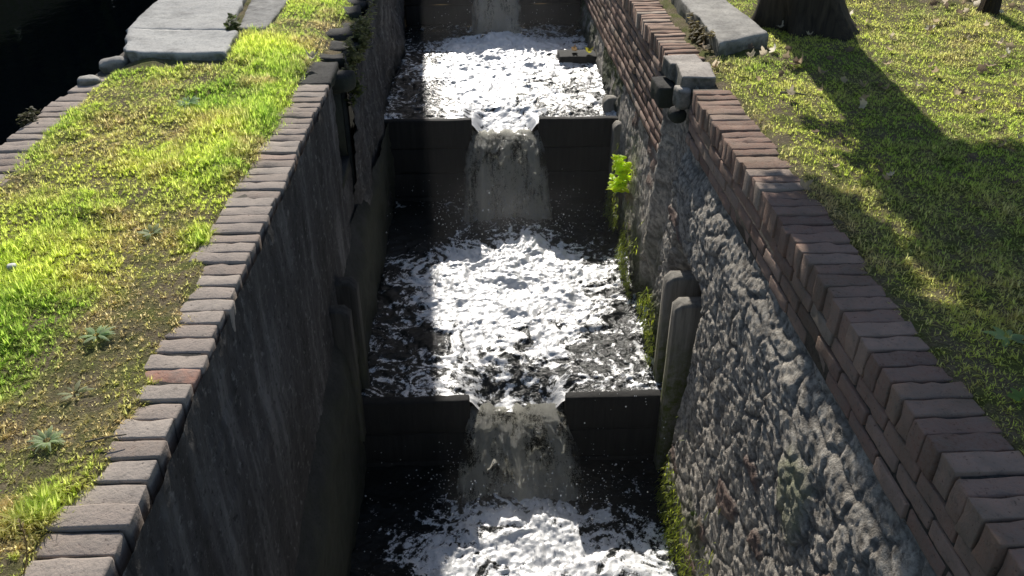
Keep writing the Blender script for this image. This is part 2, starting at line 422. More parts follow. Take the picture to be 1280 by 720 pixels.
def wall_face(x, out, ys, zs, kind, seed, xfun=None):
    """vertical relief face in the plane x, pushed along out (+1/-1)"""
    Yg, Zg = np.meshgrid(ys, zs, indexing='ij'); y = Yg.ravel(); z = Zg.ravel()
    P = np.stack([0 * y + x, y, z], 1); at = {}
    if kind == 'rubble':
        wy = y + fbm(P, 5, 3, seed) * .06; wz = z + fbm(P, 5, 3, seed + 7) * .05
        f1, f2, idv = vor(wy / .19, wz / .12, seed)
        j = 1 - sst(.02, .20, f2 - f1)
        crust = fbm(P, 16, 5, seed + 3, .62)
        ridg = 1 - np.abs(fbm(P, 11, 4, seed + 5, .6))
        s1, s2, sid = vor(wy / .042 + crust * .5, wz / .034, seed + 31); spike = np.clip(1 - s1 * 1.5, 0, 1) * (.4 + .6 * sid)
        h = (1 - j) * (.010 + .014 * idv) + crust * .008 + ridg * .006 + spike * .0045 + fbm(P, 42, 3, seed + 33, .75) * .008 + .022 * at.setdefault('patch', np.clip(sst(1.25, .8, np.hypot((y - 2.22) / .13, (z + .80) / .19) + .25 * fbm(P, 9, 3, 5)), 0, 1) if kind == 'rubble' and seed == 91 else 0 * y) + fbm(P, 1.6, 2, seed + 9) * .012 + fbm(P, 55, 2, seed + 21) * .004
        h = h * .72
        at['joint_pit'] = np.clip(np.maximum(j * .7, .8 * sst(.35, .0, spike)) - .3 * sst(-.1, .4, crust), 0, 1); at['red'] = (idv > .93) * (1 - j)  # darkens the joints and also the pits between crust bumps
        lev = np.interp(y, [1, YM - .05, YM + .05, YU - .05, YU + .05, 10], [ZL, ZL, ZM, ZM, ZU, ZU])
        hh = z - lev
        at['moss'] = np.clip((1 - sst(.12, .62, hh + fbm(P, 4, 3, 41) * .25)) * sst(-.35, .2, fbm(P, 6, 3, 43) + .1), 0, 1)
        at['wet'] = 1 - sst(.0, .22, hh + fbm(P, 6, 3, 44) * .08)
        h = h + at['moss'] * (.01 + .018 * fbm(P, 40, 3, 47))
    else:
        h = fbm(P, 1.4, 3, seed) * .012 + fbm(P, 9, 4, seed + 2) * .006 + fbm(P, 40, 3, seed + 4) * .003
        lev = np.interp(y, [1, YM - .05, YM + .05, YU - .05, YU + .05, 10], [ZL, ZL, ZM, ZM, ZU, ZU])
        at['wet'] = 1 - sst(.25, .75, z - lev + fbm(P, 3, 3, 45) * .2)
    xx = x + out * h
    if xfun is not None: xx = xx + xfun(y, z)
    return np.stack([xx, y, z], 1), grid_faces(len(ys), len(zs)), at
def add_face(name, mat, parent, *a, **k):
    V, F, at = wall_face(*a, **k)
    return build(name, V, F, M[mat], parent, attrs=at)
# -------- left channel wall (shaded)
lw = thing('channel_wall', 'shaded dark rendered channel wall capped with grey bricks, left of the water', 'wall', (XL, 3, -1.2))
a = Acc(); coping_row(a, XL - .116, .108, .55, 4.77, .0795, .0, .10, 3); a.build('coping', M['brick_grey'], lw)
a = Acc(); plain_box(a, B((XL - .205, .5, -.3)), B((XL - .03, 4.77, -.009))); a.build('mortar_bed', M['mortar'], lw)
add_face('rendered_face', 'stucco', lw, XL + .006, 1, axis((.4, 4.80, .015)), axis((-3.0, -.022, .015)), 'stucco', 51)
a = Acc(); plain_box(a, B((XI + .1, -1, -3)), B((XL - .206, 15, -.085))); a.build('light_blocker', M['darkstone'], lw)  # unseen block added to keep sun from leaking in under the bank
a = Acc()   # groove for stop planks beside the coping's end
plain_box(a, B((XL - .20, 4.78, -.62)), B((XL - .17, 5.16, -.02)))
plain_box(a, B((XL - .17, 4.78, -.70)), B((XL - .005, 5.16, -.622)))
plain_box(a, B((XL - .17, 5.162, -.7)), B((XL - .02, 5.22, -.05)))
plain_box(a, B((XL - .17, 4.74, -.62)), B((XL - .024, 4.778, -.10)))
plain_box(a, B((XL - .2, 5.222, -3)), B((XL + .002, 5.30, -.08)))
plain_box(a, B((XL - .2, 4.80, -3)), B((XL - .04, 5.22, -.702)))
a.build('plank_groove', M['darkstone'], lw)
far = lambda y, z: .03 * sst(5.1, 5.6, y) + .0 * z
add_face('far_face', 'stucco', lw, XL - .012, 1, axis((4.795, 5.2, .025)), axis((-3.0, -.68, .025)), 'stucco', 51)
add_face('rough_stone_face', 'stucco', lw, XL - .02, 1, axis((5.17, 9.9, .025), (9.9, 14, .1)), axis((-2.4, .0, .025)), 'rubble', 61, xfun=lambda y, z: .05 * fbm(np.stack([0 * y, y, z], 1), 2.0, 3, 66) + .03)  # dark render in place of stone, shade put into the colour
a = Acc(); r = random.Random(8)   # broken edging stones, far part
y = 5.02
while y < 9.6:
    L = r.uniform(.10, .26)
    block(a, (XL - .06 + r.uniform(-.07, .02), y + L / 2, -.07 + r.uniform(-.04, .03)), (r.uniform(.09, .14), L / 2, .055), (5, 4, 4), .025, .016, 9, r.uniform(-.3, .3), (r.uniform(-.1, .1), r.uniform(-.1, .1)), r.random(), int(y * 50))
    y += L + r.uniform(.005, .25)
block(a, (XL - .105, 4.98, -.035), (.095, .20, .032), (6, 8, 4), .012, .010, 9, .02, (.02, .0), .5, 7)
a.build('edging_stone', M['darkstone'], lw)
# plinth of the left wall: runs along the foot
a = Acc()
ys = axis((.4, 9.9, .03)); zs = axis((-3.0, -1.0, .03))
Yg, Zg = np.meshgrid(ys, zs, indexing='ij'); y = Yg.ravel(); z = Zg.ravel()
top = np.interp(y, [2.4, 3.8, 5.6, 8, 10], [-1.56, -1.34, -1.06, -.85, -.80])
P = np.stack([0 * y, y, z], 1)
zc = z
xp = (XL - .06) + (.085 + .06) * sst(.32, -.05, z - top) + (fbm(P, 5, 4, 71) * .018 + fbm(P, 26, 3, 73) * .007) * sst(.3, .0, z - top)
build('wall_footing', np.stack([xp, y, zc], 1), grid_faces(len(ys), len(zs)), M['darkstone'], lw)
# -------- island's canal wall
cw = thing('canal_wall', 'worn grey brick edging of the lawn above the dark canal, far left', 'wall', (XI, 4, -1))
a = Acc(); coping_row(a, XI + .12, .125, 2.2, 5.0, .080, -.004, .10, 13, wob=.006); a.build('coping', M['brick_grey'], cw)
a = Acc(); plain_box(a, B((XI + .02, .3, -.3)), B((XI + .22, 7.5, -.02))); a.build('mortar_bed', M['mortar'], cw)
V, F, at = wall_face(XI + .012, -1, axis((.4, 16, .08)), axis((-2.2, -.06, .06)), 'stucco', 81); at['wet'] = at['wet'] * 0 + .5
build('rendered_face', V, F, M['stucco'], cw, attrs=at)
# -------- right channel wall
rw = thing('channel_wall', 'sunlit red brick and rubble channel wall right of the water', 'wall', (XR, 3, -1.2))
gap = []
a = Acc(); coping_row(a, XR + .105, .11, .9, 4.60, .0775, .0, .11, 23, (7, 3, 4), wob=.003); 
coping_row(a, XR + .105, .11, 5.13, 11.0, .0775, -.002, .11, 24, (5, 2, 3), wob=.004); a.build('coping', M['brick_red'], rw)
def courses(acc, y0, y1, ztop, ncourse, seed, n):
    r = random.Random(seed); z = ztop; k = 0
    for i in range(ncourse):
        h = .0665; y = y0 + (.0 if i % 2 else -.11)
        while y < y1:
            L = .215; ya = max(y, y0); yb = min(y + L, y1)
            if yb - ya > .05:
                block(acc, (XR + .055 + r.gauss(.004, .004) + (.004 * i if y1 < 5 else .002), (ya + yb) / 2, z - h / 2), (.055, (yb - ya) / 2 - .005, h / 2 - .005), n, r.uniform(.003, .006), .004, 28, r.gauss(0, .012), (r.gauss(0, .008), 0), min(1, max(0, r.gauss(.45, .26))), k)
            y += L + .004; k += 1
        z -= h + .0075
    return z
a = Acc(); zb1 = courses(a, .9, 4.60, -.118, 3, 31, (3, 6, 3)); zb2 = courses(a, 5.13, 10.4, -.118, 8, 33, (2, 4, 2)); a.build('brickwork', M['brick_red'], rw)
a = Acc(); plain_box(a, B((XR + .018, .5, -.33)), B((XR + .2, 4.605, -.014))); plain_box(a, B((XR + .015, 5.125, -.72)), B((XR + .2, 12, -.014))); a.build('mortar_bed', M['mortar'], rw)
a = Acc(); plain_box(a, B((XR + .21, -1, -3)), B((XR + .9, 15, -.09))); a.build('light_blocker', M['darkstone'], rw)  # unseen filler added behind the wall against leaking light
add_face('rubble_face', 'rubble', rw, XR + .0, -1, axis((1.0, 4.60, .010)), axis((-2.4, zb1 + .01, .009)), 'rubble', 91, xfun=lambda y, z: .045 * sst(-.55, zb1, z) - .07 * np.maximum(0, -z - .3) + .16 * sst(3.62, 3.80, y) * sst(4.42, 4.26, y) * sst(-.80, -.98, z))
add_face('far_rubble_face', 'rubble', rw, XR + .012, -1, axis((5.12, 10.4, .022)), axis((-2.3, zb2 + .01, .022)), 'rubble', 93, xfun=lambda y, z: .03 * sst(-1.0, zb2, z) - .05 * np.maximum(0, -z - .7))
V, F, at = wall_face(XR + .06, -1, axis((4.59, 5.14, .02)), axis((-2.9, -.02, .02)), 'rubble', 95, xfun=lambda y, z: -.05 * np.maximum(0, -z - .5) - .075 * sst(5.0, 5.10, y)); at['red'] *= 0
build('plank_groove', V, F, M['rubble'], rw, attrs=at)
a = Acc()
plain_box(a, B((XR + .045, 4.607, -.6)), B((XR + .13, 4.612, -.11))); plain_box(a, B((XR + .03, 5.112, -.8)), B((XR + .14, 5.122, -.02)))
a.build('groove_cheek', M['darkstone'], rw)
# blocks set round the groove
def stone(name, label, c, h, mat, rot=0, n=(8, 8, 5), r=.02, rough=.008, rs=9, tilt=(0, 0), cat='stone', group=None):
    a = Acc(); block(a, c, h, n, r, rough, rs, rot, tilt, .5, int(abs(c[0] * 97 + c[1] * 31)))
    return tag(a.build(name, M[mat], origin=(c[0], c[1], c[2] - h[2])), label, cat, group)
stone('cut_stone', 'pale flat stone block nearest the near end of the brick coping, by the wall groove', (1.29, 4.83, -.035), (.10, .145, .07), 'quoin', -.08, (8, 8, 5), .008, .006)
stone('cut_stone', 'flat stone at the start of the far brick coping, behind the pale block', (1.27, 5.07, -.03), (.105, .09, .055), 'quoin', .1, (8, 8, 5), .008, .006)
stone('cut_stone', 'dark stone stub jutting from the right wall over the water', (1.155, 5.02, -.17), (.06, .12, .065), 'darkstone', .05, (8, 8, 5), .008, .008)
stone('cut_stone', 'small squared stone standing on the groove edge below the pale block', (1.19, 4.70, -.09), (.042, .055, .062), 'quoin', .1, (5, 5, 4))
stone('cut_stone', 'round dark cobble stuck at the bottom of the blocks by the wall groove', (1.19, 4.74, -.215), (.05, .06, .045), 'darkstone', .1, (5, 5, 4), .04)

# ================================================================ weirs
def weir(name, label, y, ztop, zbot, nx0, nx1, notch, withsill=True):
    t = thing(name, label, 'weir', ((XL + XR) / 2, y, zbot))
    for (x0, x1) in ((XL + .03, nx0), (nx1, XR - .005)):
        zt = ztop; k = 0
        while zt > zbot + .1:
            hgt = .23 if k else .26
            a = Acc(); block(a, ((x0 + x1) / 2, y - .035 + .004 * (k % 2), zt - hgt / 2), ((x1 - x0) / 2, .036, hgt / 2 - .003), (16, 3, 5), .010, .006, 5, 0, (0, .006 * (1 if x0 < 0 else -1) if not k else 0), .5, int(y * 7) + k)
            a.build('weir_board', M['board'], t); zt -= hgt; k += 1
    a = Acc(); block(a, ((nx0 + nx1) / 2, y - .035, (ztop - notch + zbot) / 2), ((nx1 - nx0) / 2 + .0, .032, (ztop - notch - zbot) / 2), (8, 3, 8), .012, .005, 6, 0, (0, 0), .5, int(y * 9))
    a.build('notch_board', M['board'], t)
    return t
weir('weir', 'black timber weir nearest the camera with a notch in its middle', YM, ZM + .022, ZL - .6, -.10, .49, .19)
weir('weir', 'dark timber weir in the middle distance between the two white pools', YU, ZU + .02, ZM - .6, -.07, .51, .19)
weir('weir', 'far dark weir at the top of the picture, behind the upper pool', YF, -.28, ZU - .6, .0, .45, .16)

# ================================================================ water
def pool(x0, x1, y0, y1, z, res, seed, fall_y, nx0, nx1, cfg):
    xs = np.arange(x0, x1 + res, res); ys = np.arange(y0, y1 + res * .5, res)
    X, Y = np.meshgrid(xs, ys, indexing='ij'); x = X.ravel(); y = Y.ravel(); P = np.stack([x, y, 0 * x], 1)
    xc = (nx0 + nx1) / 2; d = fall_y - y                       # distance downstream of the fall
    spread = cfg['sp'] + .45 * d
    onset = sst(cfg['on'][0], cfg['on'][1], d + .12 * fbm(P, 3, 3, seed + 31) + cfg.get('nf', .10) * np.exp(-((x - xc) / .36) ** 2))
    core = np.exp(-((x - xc) / spread) ** 2) * np.exp(-(np.maximum(0, d - cfg['dpk']) / cfg['len']) ** 2) * sst(0, .25, d + .1)
    warp = np.stack([x + fbm(P, 4, 3, seed) * .12, y + fbm(P, 4, 3, seed + 5) * .12, 0 * x], 1)
    web = 1 - np.abs(fbm(warp * [1.3, 1, 1], 6.5, 5, seed + 9, .68)) * 2.4      # ridges = strings of foam
    f1, f2, _ = vor(warp[:, 0] / .12, warp[:, 1] / .12, seed + 2); cell = 1 - sst(.0, .4, f2 - f1)
    foam = cfg['base'] + cfg['core'] * core * onset + cfg['web'] * web + .22 * cell + .25 * fbm(P, 2.2, 3, seed + 13) + .16 * fbm(P, 30, 3, seed + 15, .7) - .30 * (1 - onset) - .17 * sst(-.22, -.42, x)  # foam thinned on the left strip to paint its shade
    for (px, py, rx, ry, v) in cfg.get('spots', ()):
        foam = foam + v * np.exp(-((x - px) / rx) ** 2 - ((y - py) / ry) ** 2)  # spots vary the foam and also paint in blown-out glare
    amp = .008 + .012 * core + cfg.get('chop', .0)
    h = amp * (fbm(warp, 5, 4, seed + 21, .55) + .3 * np.abs(fbm(warp, 11, 3, seed + 23))) + .30 * amp * fbm(P, 24, 3, seed + 25, .65) + cfg['boil'] * core * np.exp(-((d - .45) / .3) ** 2) * (1 + .5 * fbm(P, 6, 3, seed + 41)) + (.0022 + .0035 * core) * fbm(P * [1, 1.5, 1], 13, 3, seed + 43, .6) + .0045 * np.clip(web, -1, 1) * (.3 + core)
    b1, b2, bid = vor(warp[:, 0] / .034, warp[:, 1] / .03, seed + 51); h = h + np.clip(foam, 0, 1) * (.003 * bid * np.clip(1 - 1.4 * b1, 0, 1))
    # draw-down into the notch below
    e = y - y0; inx = sst(-.10, .10, x - cfg['n0']) * (1 - sst(-.10, .10, x - cfg['n1']))
    dip = inx * np.exp(-(e / .30) ** 2)
    h = h * (1 - .45 * dip) - cfg['dip'] * dip
    rid = np.exp(-((x - (cfg['n0'] + .02 + .10 * e)) / .045) ** 2) + np.exp(-((x - (cfg['n1'] - .02 - .1 * e)) / .045) ** 2) + .7 * np.exp(-((x - (cfg['n0'] + cfg['n1']) / 2 + .05) / .05) ** 2)
    rid = rid * np.exp(-(e / .25) ** 2); foam = foam + .55 * rid; h = h + .035 * rid
    h = h * np.where((e < .05) & (inx < .3), .45, 1)
    V = np.stack([x, y, z + h], 1)
    o = build('water', V, grid_faces(len(xs), len(ys)), M['water'], attrs={'foam': np.clip(foam, 0, 1.3)}, origin=(xc, (y0 + y1) / 2, z))
    return tag(o, kind='structure')
pool(-.80, 1.24, YM - .0, YU + .0, ZM, .008, 101, YU - .22, -.07, .51,
     dict(sp=.34, on=(.55, 1.05), base=.10, core=.66, web=.34, dpk=.75, len=1.25, boil=.05, chop=.012, n0=-.10, n1=.49, dip=.15, spots=((.12, 5.25, .5, .5, .50), (.9, 4.75, .45, .5, -.22), (.3, 4.35, .5, .22, -.18), (1.05, 4.3, .2, .2, .15), (-.6, 5., .22, 1.2, -.12))))
pool(-.84, 1.24, YU, YF - .02, ZU, .010, 131, YF - .2, .0, .45,
     dict(sp=.34, on=(.25, .6), base=.12, core=.70, web=.32, dpk=.6, len=1.6, boil=.04, chop=.010, n0=-.07, n1=.51, dip=.15, spots=((-.65, 8, .25, 2, -.12), (.9, 8.0, .45, .8, -.28), (.05, 8.3, .45, .8, .3), (.2, 9.7, .9, .22, .35))))
pool(-.80, 1.26, 1.6, YM, ZL, .008, 161, YM - .18, -.1, .49,
     dict(sp=.22, nf=.24, on=(.18, .42), base=-.10, core=.74, web=.36, dpk=.45, len=1.3, boil=.05, chop=.006, n0=-5, n1=-5, dip=0, spots=((.95, 3.0, .22, .3, .20),)))
ux = axis((-.84, 1.26, .04)); uy = axis((YF, 14, .06)); X, Y = np.meshgrid(ux, uy, indexing='ij'); P = np.stack([X.ravel(), Y.ravel(), 0 * X.ravel()], 1)
tag(build('water', P + np.stack([P[:, 0] * 0, P[:, 0] * 0, -.31 + fbm(P, 3, 3, 7) * .01], 1), grid_faces(len(ux), len(uy)), M['water'], attrs={'foam': P[:, 0] * 0}, origin=(0, 12, -.31)), kind='structure')
cx = np.array([-8.95, -6, -4, XI + .02]); cy = np.array([-1., 4, 8, 16, 40, 120]); X, Y = np.meshgrid(cx, cy, indexing='ij')
tag(build('water', np.stack([X.ravel(), Y.ravel(), 0 * X.ravel() - 1.35], 1), grid_faces(4, 6), M['still'], origin=(-5, 6, -1.35)), kind='structure')
def nappe(y, z0, z1, nx0, nx1, seed, vx=1.4, grow=.42):
    nu, nv = 70, 90; T = math.sqrt(2 * (z0 - z1 + .05) / 9.81)
    U, Vv = np.meshgrid(np.linspace(-1, 1, nu), np.linspace(-.06, 1, nv), indexing='ij'); u = U.ravel(); v = Vv.ravel()
    t = np.maximum(v, 0) * T; hw = (nx1 - nx0) / 2 - .004; xc = (nx0 + nx1) / 2
    yy = y + .01 - np.where(v > 0, vx * t, v * .9); zz = z0 - .5 * 9.81 * t * t - .02
    wid = hw * (1 + grow * np.maximum(v, 0) ** 1.1) * np.where(v < 0, 1 - .0 * v, 1)
    P = np.stack([u * 2.2, v * .55, 0 * u + seed], 1); P2 = np.stack([u * hw, v * .5, 0 * u + seed], 1)
    n = fbm(P, 3.2, 4, seed, .55) * .035 + fbm(P2, 26, 3, seed + 3) * .012
    n = n + .05 * (np.abs(u) ** 6) * np.maximum(v, 0)
    ridge = sum(np.exp(-((u - c) / .10) ** 2) for c in (-.62, .02, .66)); n = n + .022 * ridge
    x = xc + u * wid + fbm(P2, 9, 3, seed + 8) * .02 * sst(0, .4, v)
    V = np.stack([x, yy - n * sst(-.1, .25, v), zz + n * .6 * (1 - sst(-.1, .3, v))], 1)
    foam = .20 + .20 * sst(.3, 1, v) + .35 * ridge * (1 - .5 * v) + .12 * (1 - sst(-.02, .12, v)) + fbm(P2, 14, 3, seed + 11) * .3
    al = np.clip(1 - sst(.82, 1.0, np.abs(u) + .12 * fbm(P2, 12, 3, seed + 12)) * sst(.1, .5, v) * .85, 0, 1)
    o = build('waterfall', V, grid_faces(nu, nv), M['fall'], attrs={'foam': foam, 'alpha': al}, origin=(xc, y, z1))
    return tag(o, kind='structure')
nappe(YM - .02, ZM - .10, ZL - .02, -.10, .49, 5)
nappe(YU - .02, ZU - .10, ZM - .02, -.07, .51, 15)
nappe(YF - .03, -.33, ZU - .02, .0, .45, 25)
# spray drops thrown up at the foot of each fall
T8 = np.array([(1, 0, 0), (-1, 0, 0), (0, 1, 0), (0, -1, 0), (0, 0, 1), (0, 0, -1)], float)
F8 = np.array([(0, 2, 4), (2, 1, 4), (1, 3, 4), (3, 0, 4), (2, 0, 5), (1, 2, 5), (3, 1, 5), (0, 3, 5)])
a = Acc()
for (y, z, xc, n, sx, sy, hz) in ((YM - .45, ZL, .2, 900, .42, .25, .16), (YU - .6, ZM, .22, 900, .4, .25, .16), (YF - .6, ZU, .25, 400, .4, .3, .12), (YM + .2, ZM, .95, 60, .2, .3, .05), (3.1, ZL, .95, 160, .18, .3, .04)):
    for i in range(n):
        s = abs(random.gauss(0, .0022)) + .0015
        p = (random.gauss(xc, sx), random.gauss(y, sy), z + .02 + abs(random.gauss(0, hz)))
        if not (-.76 < p[0] < 1.16): continue
        a.add(T8 * s * [1, 1, 1.3] + p, F8)
tag(a.build('spray', M['drop'], origin=(.2, 5, -1.7)), 'fine spray drops thrown up where the water falls', 'spray', kind='stuff')

# ================================================================ timber posts
def post(name, label, x0, x1, y0, y1, ztop, zbot, side, mossy=1., mat='post'):
    """squared post with a chamfered top corner on the channel side (side=-1: channel is at smaller x)"""
    c = .035; xs_in, xs_out = (x0, x1) if side < 0 else (x1, x0)
    zz = np.concatenate([np.linspace(zbot, ztop - c, 26), [ztop - c * .45, ztop]])
    prof = np.concatenate([np.zeros(26), [.55 * c, 1. * c]])
    nx, ny = 5, 4; V = []; ring = []
    for z, pf in zip(zz, prof):
        xin = xs_in - side * pf * 1.0
        pts = [(xin + (xs_out - xin) * i / nx, y0) for i in range(nx)] + [(xs_out, y0 + (y1 - y0) * i / ny) for i in range(ny)] + [(xs_out + (xin - xs_out) * i / nx, y1) for i in range(nx)] + [(xin, y1 + (y0 - y1) * i / ny) for i in range(ny)]
        ring = len(pts); V += [(p[0], p[1], z) for p in pts]
    V = np.array(V); n = len(zz); F = []
    for i in range(n - 1):
        for j in range(ring): F.append((i * ring + j, i * ring + (j + 1) % ring, (i + 1) * ring + (j + 1) % ring, (i + 1) * ring + j))
    V = V + np.stack([fbm(V * [1, 1, .25], 22, 3, 3), fbm(V * [1, 1, .25], 22, 3, 4), 0 * V[:, 0]], 1) * .0022
    a = Acc(); cxy = V[(n - 1) * ring:].mean(0); V2 = np.vstack([V, cxy + [0, 0, .004]])
    k = len(V); tri = np.array([((n - 1) * ring + j, (n - 1) * ring + (j + 1) % ring, k) for j in range(ring)])
    ms = np.clip(1 - sst(.15, .65, (V2[:, 2] - ZM)), 0, 1) * mossy
    a.add(V2, np.array(F), tri, moss=ms)
    o = a.build(name, M[mat], origin=((x0 + x1) / 2, (y0 + y1) / 2, zbot), smooth=False)
    return tag(o, label, 'post')
post('timber_post', 'front chamfered timber post at the right end of the nearest weir', 1.075, 1.29, 3.84, 3.94, -1.0, -2.5, -1)
post('timber_post', 'rear mossy timber post right of the nearest weir, partly behind the front one', 1.075, 1.29, 4.10, 4.20, -.98, -2.4, -1)
post('timber_post', 'front dark timber post on the left wall at the nearest weir', -.90, -.745, 3.86, 3.94, -1.0, -1.95, 1, .3, 'post_shaded')
post('timber_post', 'rear dark timber post on the left wall just behind the front one', -.90, -.735, 4.12, 4.21, -.98, -1.9, 1, .3, 'post_shaded')
post('timber_stub', 'front rounded stub post at the right end of the middle-distance weir', 1.13, 1.25, 6.62, 6.74, -1.0, -2.2, -1, .2)
post('timber_stub', 'rear stub post by the right wall above the middle-distance weir', 1.09, 1.25, 6.98, 7.10, -.90, -1.6, -1, .3)
# plank lying in the upper pool
pk = thing('floating_plank', 'short dark plank stuck at the right side of the upper pool with leaves on it', 'plank', (1.05, 8.5, ZU))
a = Acc(); block(a, (1.03, 8.5, ZU + .03), (.21, .13, .045), (8, 5, 3), .01, .006, 8, .0, (0, 0), .5, 3); a.build('board', M['board'], pk)
# ================================================================ slabs and stones on the banks
def slab(name, label, pts, ztop, th, mat, res=.035, seed=0):
    """flat slab from a quad outline with worn rounded rim"""
    p = np.array(pts, float); nu = int(max(np.linalg.norm(p[1] - p[0]), np.linalg.norm(p[2] - p[3])) / res) + 3; nv = int(max(np.linalg.norm(p[3] - p[0]), np.linalg.norm(p[2] - p[1])) / res) + 3
    su = np.concatenate([[0], np.linspace(.02, .98, nu), [1]]); sv = np.concatenate([[0], np.linspace(.02, .98, nv), [1]])
    U, Vv = np.meshgrid(su, sv, indexing='ij'); u = U.ravel()[:, None]; v = Vv.ravel()[:, None]
    xy = p[0] * (1 - u) * (1 - v) + p[1] * u * (1 - v) + p[2] * u * v + p[3] * (1 - u) * v
    P = np.concatenate([xy, 0 * u], 1); edge = ((u[:, 0] < .001) | (u[:, 0] > .999) | (v[:, 0] < .001) | (v[:, 0] > .999))
    cen = p.mean(0); outw = (xy - cen); 
    rim = fbm(P, 9, 3, seed + 5) * .014
    xy2 = xy + np.where(edge[:, None], outw / (np.linalg.norm(outw, axis=1)[:, None] + 1e-6) * rim[:, None], 0)
    z = ztop + fbm(P, 3, 3, seed) * .006 + fbm(P, 22, 3, seed + 2) * .0035 - np.where(edge, .010, 0)
    top = np.stack([xy2[:, 0], xy2[:, 1], z], 1); n0, n1 = len(su), len(sv)
    loop = [i * n1 for i in range(n0)] + [(n0 - 1) * n1 + j for j in range(1, n1)] + [i * n1 + n1 - 1 for i in range(n0 - 2, -1, -1)] + [j for j in range(n1 - 2, 0, -1)]
    a = Acc(); L = len(loop); rings = [top[loop]]; 
    for k in (.35, .7, 1.0):
        q = top[loop].copy(); q[:, 2] -= th * k; q[:, :2] += (fbm(q, 14, 3, seed + 9) * .012)[:, None] * np.sign(q[:, :2] - cen); rings.append(q)
    V = np.vstack([top] + rings[1:]); F2 = []
    ids = [np.array(loop)] + [len(top) + r_ * L + np.arange(L) for r_ in range(3)]
    for r_ in range(3):
        for j in range(L):
            jn = (j + 1) % L; F2.append((ids[r_][j], ids[r_ + 1][j], ids[r_ + 1][jn], ids[r_][jn]))
    a.add(V, grid_faces(n0, n1), np.array(F2))
    return tag(a.build(name, M[mat], origin=(cen[0], cen[1], ztop - th)), label, 'slab')
slab('concrete_slab', 'front grey concrete slab with a thick shaded edge on the left lawn', [(-2.14, 5.12), (-1.52, 5.08), (-1.575, 5.60), (-2.32, 5.68)], .09, .12, 'slab', seed=3)
slab('concrete_slab', 'rear grey concrete slab running back beside the dark canal', [(-2.335, 5.70), (-1.66, 5.62), (-1.84, 7.6), (-2.46, 7.6)], .085, .12, 'slab', seed=6)
slab('concrete_slab', 'rough gravelly slab to the right of the two smooth slabs', [(-1.62, 5.76), (-1.43, 5.72), (-1.44, 7.4), (-1.80, 7.4)], .06, .10, 'aggregate', seed=9)
slab('flat_stone', 'long thin pale stone in the grass in front of the slabs', [(-1.70, 4.94), (-1.22, 4.98), (-1.26, 5.07), (-1.72, 5.03)], .025, .06, 'boulder', seed=12)
slab('boulder_slab', 'big weathered stone slab between the right brick coping and the tree', [(1.50, 5.12), (1.87, 5.33), (1.80, 6.7), (1.50, 6.6)], .11, .2, 'boulder', seed=15)
stone('rubble_stone', 'lumpy stone at the left corner of the front concrete slab', (-2.22, 5.13, .0), (.08, .06, .045), 'boulder', .2, (7, 6, 4), .05, .02, 8)
stone('rubble_stone', 'small grey stone on the canal edge at the start of the brick edging', (-2.27, 4.86, -.01), (.06, .055, .035), 'boulder', .5, (7, 6, 4), .04, .02, 9)
stone('white_pebble', 'small white pebble alone in the left lawn', (-1.70, 2.66, .022), (.017, .015, .012), 'pebble', .3, (5, 5, 4), .014, .002, 20, cat='pebble')

